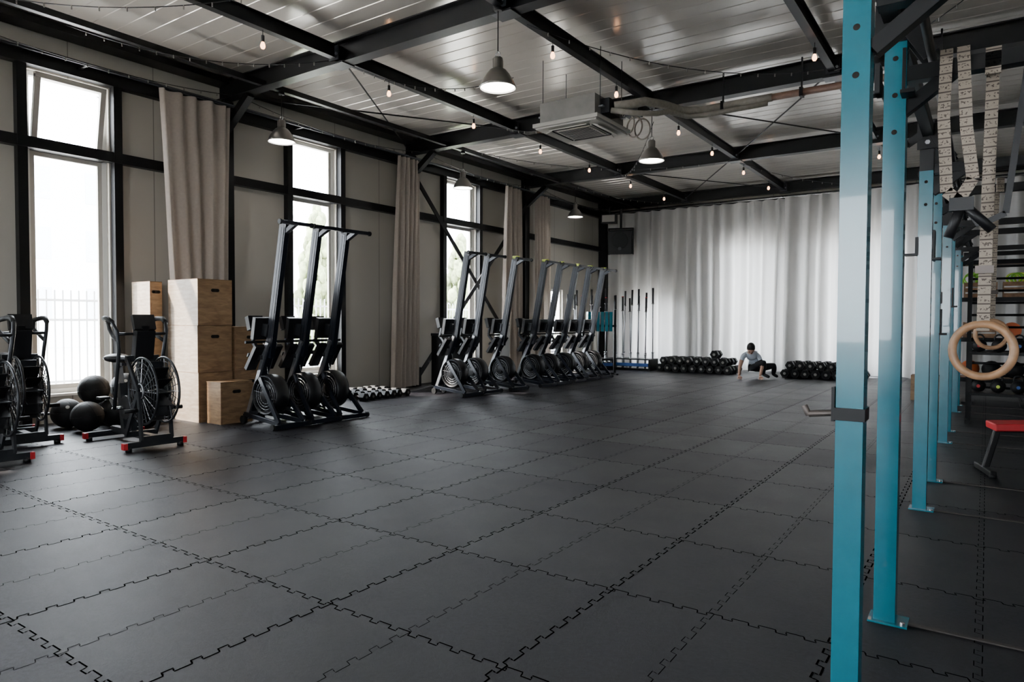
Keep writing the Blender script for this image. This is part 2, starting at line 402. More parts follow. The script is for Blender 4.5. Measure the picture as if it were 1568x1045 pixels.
# ------------------------------------------------------------------ windows + portals
def portal(loc, rot, sx, sy):
    l=bpy.data.lights.new('daylight_portal','AREA'); l.shape='RECTANGLE'; l.size=sx; l.size_y=sy
    l.cycles.is_portal=True
    o=bpy.data.objects.new('daylight_portal',l); COL.objects.link(o); o.location=loc; o.rotation_euler=rot
wn=0
def window(axis,const,out,a,c,z0,z1,tilt=False,transom=True,jambs=True):
    global wn; wn+=1
    b=B('window_%d'%wn); inn=-out
    def P(n0,n1,t0,t1,za,zb,m):
        x0,x1=sorted((const+inn*n0,const+inn*n1))
        if axis=='Y': b.bb((x0,t0,za),(x1,t1,zb),m)
        else: b.bb((t0,x0,za),(t1,x1,zb),m)
    fw=0.055
    M_f=M_white
    P(-0.14,-0.06,a,a+fw,z0,z1,M_f); P(-0.14,-0.06,c-fw,c,z0,z1,M_f)
    P(-0.14,-0.06,a+fw,c-fw,z0,z0+fw,M_f); P(-0.14,-0.06,a+fw,c-fw,z1-fw,z1,M_f)
    zt=3.2
    if transom and z1>3.4:
        P(-0.15,-0.0,a+fw,c-fw,zt,zt+0.12,M_black)
        P(-0.11,-0.07,a+fw,a+fw+0.05,z0+fw,zt,M_offw); P(-0.11,-0.07,c-fw-0.05,c-fw,z0+fw,zt,M_offw)
        P(-0.11,-0.07,a+fw+0.05,c-fw-0.05,z0+fw,z0+fw+0.05,M_offw); P(-0.11,-0.07,a+fw+0.05,c-fw-0.05,zt-0.05,zt,M_offw)
        if not tilt:
            P(-0.11,-0.07,a+fw,a+fw+0.05,zt+.12,z1-fw,M_offw); P(-0.11,-0.07,c-fw-0.05,c-fw,zt+.12,z1-fw,M_offw)
        else:
            L=z1-fw-zt-0.13; an=math.radians(11); base=Vector((const+inn*-0.06,0,zt+0.13))
            top=base+Vector((inn*math.sin(an)*L,0,math.cos(an)*L)); y0=a+fw+0.01;y1=c-fw-0.01
            for yy in (y0+0.03,y1-0.03): b.beam((base.x,yy,base.z),(top.x,yy,top.z),0.06,0.05,M_offw)
            for p in (base,top): b.beam((p.x,y0,p.z),(p.x,y1,p.z),0.05,0.06,M_offw,ref=(1,0,0))
            b.cyl((top.x,y1-0.02,top.z-0.1),(const-0.1,y1-0.02,z1-0.1),0.008,M_dkgrey,6)
    P(-0.095,-0.09,a+fw,c-fw,z0+fw,(zt if transom and z1>3.4 else z1-fw),M_glass)
    P(-0.02,0.06,a-0.02,c+0.02,z0-0.03,z0,M_white)
    if jambs:
        for t0,t1 in ((a-0.12,a-0.02),(c+0.02,c+0.12)): P(0.0,0.1,t0,t1,0.0,4.14,M_black)
    b.build()
    cy=(a+c)/2;cz=(z0+z1)/2
    if axis=='Y':
        rot=(0,math.radians(-90) if inn>0 else math.radians(90),0)
        portal((const-inn*0.18,cy,cz),rot,z1-z0,c-a)
    else:
        rot=(math.radians(90) if inn>0 else math.radians(-90),0,0)
        portal((cy,const-inn*0.18,cz),rot,c-a,z1-z0)
for i,(a,c,z0,z1) in enumerate(left_ops):
    window('Y',XL,-1,a,c,z0,z1,tilt=(i==0),transom=z1>3,jambs=z1>3)
for o in far_ops: window('X',YF,1,*o,transom=False,jambs=False)
for o in right_fill_ops: window('Y',XR,1,*o,transom=False,jambs=False)
for o in back_fill_ops: window('X',YB,-1,*o,transom=False,jambs=False)

# ------------------------------------------------------------------ curtains
def curtain(name, p0, p1, zt, zb, folds, amp, m, q0=None, q1=None, seed=0, ncol=None):
    rnd=random.Random(seed); p0=Vector(p0);p1=Vector(p1); q0=Vector(q0) if q0 else p0; q1=Vector(q1) if q1 else p1
    d=(p1-p0).normalized(); n=Vector((-d.y,d.x)); N=ncol or folds*16; R=16; vs=[]
    ph=[0]
    for i in range(folds*2+2): ph.append(ph[-1]+rnd.uniform(0.6,1.4))
    amps=[rnd.uniform(0.55,1.2) for _ in range(len(ph)+1)]
    tot=ph[folds*2]
    for r in range(R+1):
        t=r/R; z=zt+(zb-zt)*t
        for i in range(N+1):
            s_=i/N; base=(p0.lerp(p1,s_)).lerp(q0.lerp(q1,s_),t)
            x=s_*tot; k=0
            while k<len(ph)-2 and ph[k+1]<x: k+=1
            u=(x-ph[k])/(ph[k+1]-ph[k])
            w=math.sin(math.pi*u)*(1 if k%2 else -1)*amps[k]
            w2=0.25*math.sin(s_*folds*5.1+t*2+seed)
            a=amp*(0.75+0.35*t)
            pt=base+n*(a*(w+w2*t))+d*(0.012*math.sin(9*s_+5*t+seed))
            vs.append((pt.x,pt.y,z+(0.006*math.sin(s_*40) if r==R else 0)))
    fs=[(r*(N+1)+i,r*(N+1)+i+1,(r+1)*(N+1)+i+1,(r+1)*(N+1)+i) for r in range(R) for i in range(N)]
    b=B(name); b.add(vs,fs,m,True)
    return b.build()
XC=XL+0.36
curtain('curtain',(XC,4.64),(XC,5.66),4.20,0.06,5,0.075,M_curt,q0=(XC+0.02,4.87),q1=(XC+0.02,5.55),seed=1)
curtain('curtain',(XC,8.95),(XC,9.55),4.20,0.02,5,0.07,M_curt,q0=(XC,8.75),q1=(XC,9.5),seed=2)
curtain('curtain',(XC,12.3),(XC,12.95),4.20,0.02,4,0.07,M_curt,q0=(XC,12.1),q1=(XC,13.0),seed=3)
curtain('curtain',(XC,13.5),(XC,14.15),4.20,0.02,4,0.07,M_curt,q0=(XC,13.5),q1=(XC,14.3),seed=4)
YC=YF-0.42
curtain('curtain',(-8.75,YC),(-3.90,YC),4.20,0.03,14,0.11,M_curtF,seed=5)
curtain('curtain',(-4.0,YC-0.17),(-1.0,YC-0.17),4.20,0.03,8,0.12,M_curtF,seed=6)
curtain('curtain',(-1.1,YC),(3.6,YC),4.20,0.03,13,0.11,M_curtF,seed=8)
b=B('curtain_track'); b.cyl((-8.8,YC,4.235),(3.7,YC,4.235),0.02,M_chrome,8)
for i in range(9): b.bb((-8.6+i*1.5,YC-0.02,4.235),(-8.57+i*1.5,YF-0.13,4.265),M_black)
b.build()
b=B('curtain_track'); b.cyl((XC,YB+0.3,4.23),(XC,16.6,4.23),0.018,M_dkgrey,8)
for i in range(15): b.bb((XL+0.1,-5.5+i*1.55,4.22),(XC,-5.47+i*1.55,4.25),M_black)
b.build()

# ------------------------------------------------------------------ pendant lamps
def pendant(h):
    b=B('pendant_lamp')
    b.lathe([(0.0,0.30),(0.045,0.30),(0.05,0.285),(0.05,0.20),(0.06,0.19),(0.085,0.175),(0.115,0.14),(0.15,0.085),(0.172,0.04),(0.18,0.0),(0.184,0.0),(0.186,0.012)],(0,0,0),M_lampM)
    b.lathe([(0.0,0.13),(0.08,0.12),(0.13,0.09),(0.165,0.035),(0.176,0.002)],(0,0,0),M_white)
    b.lathe([(0.0,0.004),(0.10,0.006),(0.168,0.014)],(0,0,0),M_lampE)
    for k in range(6):
        a=k*math.pi/3; b.cyl((0.052*math.cos(a),0.052*math.sin(a),0.2),(0.052*math.cos(a),0.052*math.sin(a),0.285),0.005,M_lampM,6)
    b.torus((0,0,0.33),(0,1,0),0.028,0.006,M_chrome,16,6)
    b.cyl((0,0,0.35),(0,0,h),0.006,M_black,6)
    b.cyl((0,0,h-0.04),(0,0,h),0.04,M_black2,12)
    return b
P0=pendant(0.80).build((-4.05,5.56,3.56))
for p in ((-4.05,9.36,3.57),(-4.05,1.5,3.57)): dup(P0,p)
P1=pendant(0.68).build((-8.0,5.95,3.68))
for p in ((-8.0,9.9,3.68),(-8.0,14.1,3.68),(-8.0,1.9,3.68)): dup(P1,p)

def bulb():
    b=B('festoon_bulb'); b.cyl((0,0,0.04),(0,0,0.11),0.018,M_black2,10); b.cyl((0,0,0.10),(0,0,0.17),0.004,M_black,5)
    b.lathe([(0.0,-0.035),(0.015,-0.032),(0.026,-0.012),(0.026,0.008),(0.018,0.03),(0.014,0.042)],(0,0,0),M_bulb,14)
    return b
Bb=bulb().build((-6.5,4.6,4.21))
for x,ys in ((-6.5,(2.8,6.5,8.3,10.2,12.0,13.9,15.8)),(-4.05,(6.6,8.2,10.4,12.0,13.9,15.8)),(-1.65,(8.3,10.2,12,13.9))):
    for y in ys: dup(Bb,(x,y,4.21))
def wires():
    def sag(p,q,s_):
        b=B('festoon_light_string')
        p=Vector(p);q=Vector(q);pts=[]
        p.z-=0.05;q.z-=0.05
        for i in range(17):
            t=i/16; r=p.lerp(q,t); r.z-=4*s_*t*(1-t); pts.append(r)
        b.tube(pts,0.005,M_black,5)
        for i in range(1,16):
            b.cyl(pts[i],pts[i]-Vector((0,0,0.035)),0.007,M_acbox,6)
        b.build()
    for (x,y0,y1) in ((-8.6,1.9,5.6),(-8.6,5.8,9.4),(-8.6,9.6,13.3),(-8.6,13.5,17.1)):
        sag((x,y0,4.38),(x,y1,4.38),0.14)
    sag((-8.0,3.3,4.38),(-6.5,5.5,4.38),0.18); sag((-6.4,5.8,4.38),(-5.0,7.2,4.38),0.2)
    sag((-8.0,2.2,4.38),(-4.3,4.3,4.38),0.3); sag((-6.4,8.9,4.38),(-4.6,8.8,4.38),0.2)
    sag((-7.8,9.7,4.38),(-4.1,13.2,4.38),0.25); sag((-6.4,13.2,4.38),(-4.3,10.0,4.38),0.25)
    sag((-4.0,6.0,4.38),(-1.7,9.1,4.38),0.22); sag((-1.6,9.2,4.38),(0.75,5.9,4.38),0.25)
    sag((-4.0,13.5,4.38),(-1.7,17.1,4.38),0.2); sag((-7.8,13.5,4.38),(-6.5,17.1,4.38),0.15)
wires()

# ------------------------------------------------------------------ AC unit
def ac():
    b=B('ceiling_cassette_air_conditioner')
    b.bb((-0.40,-0.40,0.07),(0.40,0.40,0.34),M_acbox)
    b.bb((-0.47,-0.47,0.02),(0.47,0.47,0.07),M_offw)
    b.bb((-0.44,-0.44,0.0),(0.44,0.44,0.02),M_offw)
    b.bb((-0.24,-0.24,-0.012),(0.24,0.24,0.0),M_offw)
    for i in range(9): b.bb((-0.22,-0.22+i*0.053,-0.018),(0.22,-0.205+i*0.053,-0.012),M_dkgrey)
    for s_ in (-1,1):
        b.box((s_*0.34,0,-0.008),(0.09,0.55,0.012),M_offw,(0,s_*0.3,0)); b.box((0,s_*0.34,-0.008),(0.55,0.09,0.012),M_offw,(-s_*0.3,0,0))
        b.box((s_*0.29,0,-0.004),(0.015,0.55,0.01),M_slot); b.box((0,s_*0.29,-0.004),(0.55,0.015,0.01),M_slot)
    for sx in (-1,1):
        for sy in (-1,1):
            b.cyl((sx*0.42,sy*0.3,0.2),(sx*0.42,sy*0.3,0.93),0.006,M_dkgrey,6); b.bb((sx*0.44-0.03,sy*0.3-0.03,0.18),(sx*0.44+0.03,sy*0.3+0.03,0.2),M_alu)
    b.bb((0.40,-0.25,0.12),(0.52,0.05,0.30),M_dkgrey)
    b.build((-4.42,7.95,3.72),0,0.006)
    b=B('insulated_refrigerant_pipe')
    b.tube([(-3.88,7.8,3.93),(-3.7,7.9,3.95),(-3.6,8.1,4.02),(-3.55,8.6,4.10),(-3.5,9.1,4.14),(-3.3,9.27,4.15),(-2.6,9.28,4.16),(-2.35,9.28,4.16)],0.055,M_insul,10)
    b.tube([(-3.88,7.72,3.86),(-3.6,7.8,3.80),(-3.45,8.1,3.84),(-3.5,8.6,4.00),(-3.42,9.12,4.05),(-3.2,9.22,4.06),(-2.4,9.24,4.08)],0.035,M_insul,8)
    b.tube([(-2.4,9.28,4.16),(0.5,9.28,4.16),(3.9,9.28,4.16)],0.045,M_brown,10)
    for x in (-3.0,-2.0,-0.5,1.0,2.5): b.bb((x,9.27,4.19),(x+0.02,9.29,4.60),M_black); b.bb((x-0.01,9.22,4.10),(x+0.03,9.34,4.215),M_black)
    b.build()
    b=B('ceiling_cable_loop')
    for k in range(3):
        b.torus((-4.3+0.12*k,9.05,4.06-0.05*k),(0.3,1,0.1*k),0.14,0.012,M_insul,20,6)
    b.bb((-4.3,8.98,4.16),(-4.1,9.15,4.34),M_dkgrey)
    b.build()
ac()

# ------------------------------------------------------------------ speaker
b=B('wall_speaker')
b.box((0,0,0),(0.62,0.42,0.62),M_black2,(math.radians(12),0,0))
b.cyl((0,-0.22,0.02),(0,-0.235,0.017),0.22,M_black,24); b.cyl((0,-0.21,-0.2),(0,-0.225,-0.2),0.05,M_dkgrey,16)
b.bb((-0.34,-0.05,-0.34),(-0.31,0.05,0.36),M_black); b.bb((0.31,-0.05,-0.34),(0.34,0.05,0.36),M_black)
b.bb((-0.34,-0.05,0.34),(0.34,0.05,0.37),M_black); b.bb((-0.03,-0.03,0.36),(0.03,0.03,0.88),M_black)
b.build((-8.1,16.75,3.36),math.radians(18),0.01)
b=B('wall_floodlight'); b.bb((-0.2,-0.12,-0.12),(0.2,0.1,0.12),M_black2); b.bb((-0.17,-0.13,-0.09),(0.17,-0.12,0.09),M_offw); b.bb((-0.02,0,0.1),(0.02,0.04,0.34),M_black)
b.build((-8.45,16.75,4.0),math.radians(15))

# ------------------------------------------------------------------ plyo boxes
def plyo(loc,size,sunlit_side=True):
    sx,sy,sz=size; b=B('plyo_box')
    b.bb((0,0,0),(sx,sy,sz),M_ply)
    e=0.001
    if sunlit_side: b.bb((0.0,-0.002,0.0),(sx-0.001,0.0,sz-0.004),M_plylit)  # thin sheet on the window-lit side, sunlight put into its colour
    b.bb((0.0,-0.003,sz-0.006),(sx,sy,sz-0.0005),M_wood2)
    for dy in (-0.035,0.035): b.cyl((sx-e,sy/2+dy,sz*0.76),(sx+e,sy/2+dy,sz*0.76),0.02,M_slot,14)
    b.bb((sx-e,sy/2-0.035,sz*0.76-0.02),(sx+e,sy/2+0.035,sz*0.76+0.02),M_slot)
    for k in range(6):
        z0=sz*k/6
        if k%2==0: b.bb((sx,0,z0),(sx+e,0.018,z0+sz/6),M_wood2)
    return b.build(loc,0,0.0015)
plyo((-8.42,4.56,0.0),(0.68,0.45,0.60))
plyo((-8.42,4.56,0.601),(0.67,0.45,0.57))
plyo((-8.40,4.56,1.172),(0.66,0.45,0.56))
plyo((-8.93,4.38,0.0),(0.44,0.15,0.60)); 
plyo((-8.93,4.38,0.601),(0.44,0.15,0.57)); plyo((-8.93,4.38,1.172),(0.44,0.15,0.54))
plyo((-8.40,5.04,0.0),(0.66,0.45,0.60),False)
plyo((-8.40,5.04,0.601),(0.66,0.45,0.55),False)
plyo((-7.68,4.62,0.0),(0.30,0.42,0.50),False)

def medball(loc,r=0.165,rz=0):
    b=B('medicine_ball'); b.sph((0,0,0),r,M_rubber,u=24,w=16)
    b.torus((0,0,0),(0.3,1,0.2),r*0.992,0.003,M_black2,32,5); b.torus((0,0,0),(1,-0.2,0.3),r*0.992,0.003,M_black2,32,5)
    b.torus((0,0,0),(0,0.1,1),r*0.992,0.003,M_black2,32,5)
    b.cyl((0.6*r,-0.6*r,0.5*r),(0.62*r,-0.62*r,0.52*r),0.02,M_offw,12)
    return b.build(loc,rz)
for p in ((-8.15,3.50,.165),(-8.28,3.85,.165),(-8.18,4.21,.165),(-8.60,3.48,.165),(-8.62,3.86,.165),(-8.40,3.68,.432),(-8.44,4.05,.432),(-8.60,4.2,.165),(-7.85,3.98,.165)):
    medball(p,rz=random.random()*6)

# ------------------------------------------------------------------ air bikes (fan above the front foot)
def airbike():
    b=B('air_bike'); S=M_dkgrey
    b.beam((-0.46,0,0.10),(0.48,0,0.10),0.06,0.06,S)
    for x in (-0.46,0.48):
        b.beam((x,-0.27,0.06),(x,0.27,0.06),0.055,0.045,S,ref=(0,0,1))
        for s_ in (-1,1):
            b.box((x,s_*0.275,0.055),(0.062,0.035,0.06),M_red); b.cyl((x,s_*0.24,0.0),(x,s_*0.24,0.04),0.03,M_black2,10)
        b.beam((x,0,0.06),(x,0,0.12),0.06,0.06,S)
    cx,cz,R=0.46,0.56,0.315
    for s_ in (-1,1):
        y=s_*0.10
        b.torus((cx,y,cz),(0,1,0),R,0.012,S,40,6)
        for rr in (0.27,0.22,0.17,0.12): b.torus((cx,y*1.1,cz),(0,1,0),rr,0.004,M_dkgrey,32,4)
        for k in range(24):
            a=2*math.pi*k/24
            b.cyl((cx+0.07*math.cos(a),y*1.15,cz+0.07*math.sin(a)),(cx+R*math.cos(a),y,cz+R*math.sin(a)),0.004,M_dkgrey if k%2 else M_alu,4)
        b.cyl((cx,y*0.9,cz),(cx,y*1.25,cz),0.085,M_black2,20)
        b.torus((cx,y*1.25,cz),(0,1,0),0.07,0.006,M_alu,24,5)
        b.beam((cx-0.28,s_*0.14,0.12),(cx,s_*0.14,cz),0.02,0.05,S); b.beam((cx+0.06,s_*0.14,0.10),(cx,s_*0.14,cz),0.02,0.05,S)
        b.beam((cx,s_*0.14,cz),(0.22,s_*0.14,0.86),0.02,0.045,S)
    for k in range(14):
        a=2*math.pi*k/14
        c=(cx+0.17*math.cos(a),0,cz+0.17*math.sin(a))
        b.box(c,(0.24,0.13,0.006),M_black2 if k%3 else M_dkgrey,(0,-a,0))
    b.cyl((cx,-0.13,cz),(cx,0.13,cz),0.03,M_chrome,12)
    b.beam((0.22,-0.15,0.86),(0.22,0.15,0.86),0.06,0.05,S,ref=(0,0,1))
    b.beam((cx-0.28,-0.15,0.12),(cx-0.28,0.15,0.12),0.05,0.04,S,ref=(0,0,1)); b.beam((cx+0.05,-0.15,0.11),(cx+0.05,0.15,0.11),0.05,0.04,S,ref=(0,0,1))
    kx=-0.02
    for s_ in (-1,1):
        b.cyl((kx,s_*0.03,0.36),(kx,s_*0.07,0.36),0.12,M_black2,28)
        b.beam((kx,s_*0.16,0.36),(kx+s_*0.13,s_*0.16,0.36-s_*0.10),0.015,0.03,M_alu)
        b.box((kx+s_*0.13,s_*0.22,0.36-s_*0.10),(0.10,0.09,0.025),M_black2)
        b.cyl((kx,s_*0.03,0.36),(kx,s_*0.17,0.36),0.018,M_chrome,10)
    b.beam((kx,0,0.10),(kx,0,0.42),0.06,0.08,S)
    b.beam((kx,0,0.40),(0.22,0,0.86),0.05,0.07,S)
    b.beam((kx-.02,0,0.32),(-0.24,0,0.30),0.05,0.06,S) 
    b.beam((-0.18,0,0.10),(-0.28,0,0.58),0.06,0.08,S); b.beam((-0.26,0,0.50),(-0.32,0,0.78),0.045,0.045,M_chrome)
    b.beam((-0.42,0,0.78),(-0.20,0,0.78),0.045,0.03,S)
    b.sph((-0.38,0,0.84),0.13,M_black2,(1.0,0.95,0.36)); b.sph((-0.22,0,0.84),0.09,M_black2,(1.4,0.55,0.38))
    b.beam((0.22,0,0.84),(0.28,0,1.18),0.06,0.07,M_black)
    b.box((0.26,0,1.21),(0.05,0.20,0.15),M_black2,(0,-0.35,0)); b.box((0.232,0,1.22),(0.004,0.15,0.10),M_dkgrey,(0,-0.35,0))
    b.box((0.25,0,1.0),(0.10,0.17,0.28),M_black2,(0,0.2,0))
    for s_ in (-1,1):
        b.tube([(0.04,s_*0.19,0.36),(0.12,s_*0.20,0.62),(0.22,s_*0.21,0.95),(0.23,s_*0.23,1.13),(0.17,s_*0.25,1.21),(0.08,s_*0.26,1.25)],0.018,S,8)
        b.tube([(0.17,s_*0.25,1.21),(0.08,s_*0.26,1.25),(-0.02,s_*0.25,1.25),(-0.07,s_*0.20,1.23)],0.024,M_rubber,8)
        b.tube([(-0.07,s_*0.20,1.23),(-0.05,s_*0.19,1.14),(0.09,s_*0.21,1.07),(0.22,s_*0.21,1.03)],0.018,M_rubber,8)
        b.cyl((0.22,s_*0.08,1.10),(0.23,s_*0.23,1.10),0.015,S,8)
        b.cyl((kx,s_*0.18,0.36),(0.04,s_*0.19,0.36),0.015,S,8)
        b.cyl((cx,s_*0.14,0.38),(cx,s_*0.27,0.38),0.02,M_rubber,8)
    return b
A0=airbike().build((-7.02,3.44,0),math.radians(-4))
dup(A0,(-8.12,2.80,0),math.radians(-6)); dup(A0,(-7.30,2.22,0),math.radians(-3))

# ------------------------------------------------------------------ upright stored rowing machines
def rower(yellow=False):
    b=B('rowing_machine'); S=M_erg
    b.beam((-0.30,0,0.10),(0.10,0,0.98),0.13,0.055,M_alu)
    b.beam((-0.27,0,0.16),(0.09,0,0.94),0.085,0.075,S)
    b.beam((0.06,0,0.80),(0.36,0,2.34),0.062,0.115,S); b.beam((0.045,0,0.84),(0.335,0,2.30),0.066,0.02,M_dkgrey)
    for s_ in (-1,1): b.beam((0.11,s_*0.033,0.90),(0.39,s_*0.033,2.33),0.004,0.012,M_dkgrey)
    b.beam((0.36,0,2.31),(0.375,0,2.36),0.07,0.12,M_black2)
    b.beam((0.36,0,2.24),(0.56,0,2.33),0.05,0.05,S); b.beam((0.56,-0.20,2.33),(0.56,0.20,2.33),0.04,0.05,S,ref=(0,0,1))
    for s_ in (-1,1): b.cyl((0.56,s_*0.20,2.33),(0.56,s_*0.225,2.33),0.03,M_rubber,10)
    if yellow: b.box((0.372,0,2.37),(0.11,0.07,0.05),M_yel)
    c=(0.08,0,0.36); FR=0.235
    for s_ in (-1,1):
        b.lathe([(FR-0.03,0.075),(FR-0.015,0.09),(FR,0.075),(FR+0.008,0.0)],c,M_black2,36,(0,s_,0))
        b.lathe([(0.0,0.10),(0.06,0.10),(0.07,0.07),(0.075,0.03),(FR-0.03,0.03),(FR-0.03,0.075)],c,M_black2,36,(0,s_,0))
        for rr in (0.10,0.135,0.17): b.torus((c[0],s_*0.078,c[2]),(0,1,0),rr,0.004,M_alu,28,5)
        b.torus((c[0],s_*0.088,c[2]),(0,1,0),FR-0.012,0.006,M_dkgrey,32,5)
        for k in range(14):
            a=2*math.pi*k/14; b.cyl((c[0]+0.065*math.cos(a),s_*0.085,c[2]+0.065*math.sin(a)),(c[0]+(FR-.02)*math.cos(a+.25),s_*0.080,c[2]+(FR-.02)*math.sin(a+.25)),0.004,M_dkgrey,4)
        b.beam((0.02,s_*0.10,0.56),(0.46,s_*0.17,0.07),0.03,0.055,S)
        b.beam((-0.26,s_*0.115,0.12),(0.46,s_*0.16,0.06),0.03,0.05,S)
        b.cyl((-0.28,s_*0.10,0.05),(-0.28,s_*0.14,0.05),0.05,M_rubber,18)
        b.cyl((-0.28,s_*0.03,0.06),(-0.28,s_*0.12,0.06),0.012,M_chrome,8)
        b.box((-0.05,s_*0.12,0.80),(0.05,0.13,0.34),M_black2,(0,0.62,0)); b.beam((-0.06,s_*0.05,0.80),(0.02,s_*0.05,0.80),0.1,0.05,M_black2)
        b.box((-0.09,s_*0.12,0.83),(0.02,0.14,0.05),M_dkgrey,(0,0.62,0))
    b.beam((0.46,-0.24,0.035),(0.46,0.24,0.035),0.05,0.06,S,ref=(0,0,1))
    for s_ in (-1,1): b.cyl((0.46,s_*0.235,0.035),(0.46,s_*0.265,0.035),0.035,M_rubber,12)
    b.beam((-0.30,-0.1,0.09),(-0.30,0.1,0.09),0.05,0.05,S,ref=(0,0,1))
    b.box((0.03,0,1.12),(0.10,0.10,0.14),M_dkgrey,(0,0.19,0)); b.box((-0.04,0,1.14),(0.06,0.30,0.26),M_black2,(0,0.19,0))
    b.beam((-0.02,0.0,0.72),(-0.26,0.0,0.98),0.04,0.04,S); b.beam((-0.26,0,0.98),(-0.22,0,1.16),0.035,0.035,S)
    b.box((-0.22,0,1.20),(0.07,0.20,0.17),M_black2,(0,-0.3,0)); b.box((-0.252,0,1.20),(0.012,0.15,0.11),M_offw,(0,-0.3,0))
    b.cyl((-0.06,-0.24,0.98),(-0.06,0.24,0.98),0.017,M_rubber,10); b.cyl((-0.06,0,0.98),(0.03,0,0.60),0.005,M_chrome,5)
    return b
R0=rower().build((-6.98,4.96,0),0,0.004)
for y in (5.43,5.88): dup(R0,(-6.98,y,0),math.radians(random.uniform(-3,3)))
for x,y in ((-7.35,8.80),(-7.35,9.35)): dup(R0,(x,y,0),math.radians(-3))
R1=rower(True); R1=R1.build((-7.3,10.1,0),math.radians(-3),0.004)
for y in (10.95,11.5,12.1,12.7,13.3): dup(R1,(-7.2,y,0),math.radians(random.uniform(-6,3)))

# ------------------------------------------------------------------ dumbbells
def dumbbell_into(b, c, axis, r=0.075, L=0.30, m=None):
    c=Vector(c); ax=Vector(axis).normalized()
    for s_ in (-1,1):
        e=c+ax*s_*L/2; i=c+ax*s_*(L/2-0.11)
        b.cyl(i,e,r,m or M_rubber,6); b.cyl(e,e+ax*s_*0.012,r*0.75,m or M_rubber,6,r2=r*0.6)
        b.cyl(e+ax*s_*0.012,e+ax*s_*0.014,r*0.3,M_acbox,12)
    b.cyl(c-ax*L*0.25,c+ax*L*0.25,0.016,M_hookm,8)
def dumb_pile(name,x0,x1,y,axis=(0,1,0),rows=2,r=0.085,alongY=False,extra=None,depth=1):
    b=B(name); g=0.002 if depth>1 else 0.012; n=int((x1-x0)/(2*r+g))
    for dd in range(depth):
      for row in range(rows):
        for i in range(n-row):
            t=x0+r+(2*r+g)*(i+0.5*row)+0.4*r*dd; z=r*0.87+row*r*1.72
            rr=r*random.uniform(0.92,1.0)
            jit=random.uniform(-0.02,0.02)+dd*0.36
            c=(y+jit,t,z) if alongY else (t,y+jit,z)
            dumbbell_into(b,c,axis,rr,0.34)
    if extra: dumbbell_into(b,(extra,y,r*0.87+2*r*1.72),axis,r,0.34)
    return b.build()
dumb_pile('hex_dumbbell_stack',-6.78,-4.68,16.2,r=0.105,extra=-5.3,depth=2)
dumb_pile('hex_dumbbell_stack',-3.78,-2.05,16.1,r=0.105,depth=2)
dumb_pile('hex_dumbbell_stack',7.15,8.35,-8.42,axis=(1,0,0),rows=1,r=0.075,alongY=True)
dumb_pile('hex_dumbbell_stack',7.2,8.3,-7.95,axis=(1,0,0),rows=1,r=0.07,alongY=True)

def barbell_stand():
    b=B('upright_barbell_stand')
    b.bb((-0.6,-0.25,0.0),(0.6,0.25,0.05),M_black); b.bb((-0.6,-0.25,0.05),(-0.55,0.25,0.28),M_black); b.bb((0.55,-0.25,0.05),(0.6,0.25,0.28),M_black)
    b.bb((-0.6,-0.25,0.26),(0.6,0.25,0.29),M_dkgrey); b.bb((-0.55,-0.27,0.10),(0.55,-0.25,0.18),M_blue)
    rnd=random.Random(4)
    for i in range(11):
        x=-0.51+0.102*i; y=-0.12 if i%2 else 0.12; dx=rnd.uniform(-.04,.04); dy=rnd.uniform(-.03,.03)
        p=Vector((x,y,0.05)); q=Vector((x+dx,y+dy,1.98+rnd.uniform(-.22,.12)))
        b.cyl(p,q,0.014,M_alu,8); b.cyl(p,p.lerp(q,0.19),0.025,M_alu,10); b.cyl(p.lerp(q,0.81),q,0.025,M_dkgrey,10)
        b.cyl(p.lerp(q,0.19),p.lerp(q,0.20),0.04,M_chrome,12); b.cyl(p.lerp(q,0.80),p.lerp(q,0.81),0.04,M_chrome,12)
        if i%3==0: b.cyl(q,q+Vector((0,0,0.02)),0.027,M_red if i%2 else M_black2,10)
    return b
BS=barbell_stand().build((-7.46,16.15,0)); 
o2=dup(BS,(-8.3,15.35,0),math.radians(50))
b=B('turquoise_bumper_plate_rack')
b.bb((-0.4,-0.03,0.0),(0.4,0.03,0.05),M_black); b.bb((-0.4,-0.25,0),(-0.35,0.25,0.04),M_black); b.bb((0.35,-0.25,0),(0.4,0.25,0.04),M_black)
for s_ in (-0.37,0.37): b.bb((s_-0.025,-0.025,0),(s_+0.025,0.025,1.5),M_black)
b.bb((-0.4,-0.03,1.1),(0.4,0.03,1.15),M_black)
for i,x in enumerate((-0.25,-0.15,-0.05,0.05,0.15,0.25)):
    b.bb((x-0.035,-0.12,1.0),(x+0.035,0.10,1.45),M_teal); b.cyl((x,-0.14,0.3),(x,0.12,0.3),0.0225,M_chrome,8)
b.build((-7.35,14.1,0),math.radians(40))
b=B('storage_trunk'); b.bb((-0.25,-0.3,0.02),(0.25,0.3,0.95),M_black2); b.bb((-0.26,-0.31,0.95),(0.26,0.31,1.0),M_dkgrey); b.bb((0.25,-0.02,0.6),(0.265,0.02,0.72),M_chrome)
for sx in(-.2,.2):
    for sy in(-.25,.25): b.cyl((sx,sy,0),(sx,sy,0.03),0.03,M_black2,8)
b.build((-8.3,9.95,0),0,0.008)
b=B('pedal_bin'); b.lathe([(0,0),(0.13,0),(0.15,0.02),(0.16,1.15),(0.15,1.2),(0.1,1.26),(0,1.28)],(0,0,0),M_white,24); b.torus((0,0,1.15),(0,0,1),0.16,0.01,M_offw,24,6); b.bb((0.13,-0.03,0.02),(0.2,0.03,0.04),M_black2)
b.build((-8.2,11.45,0))

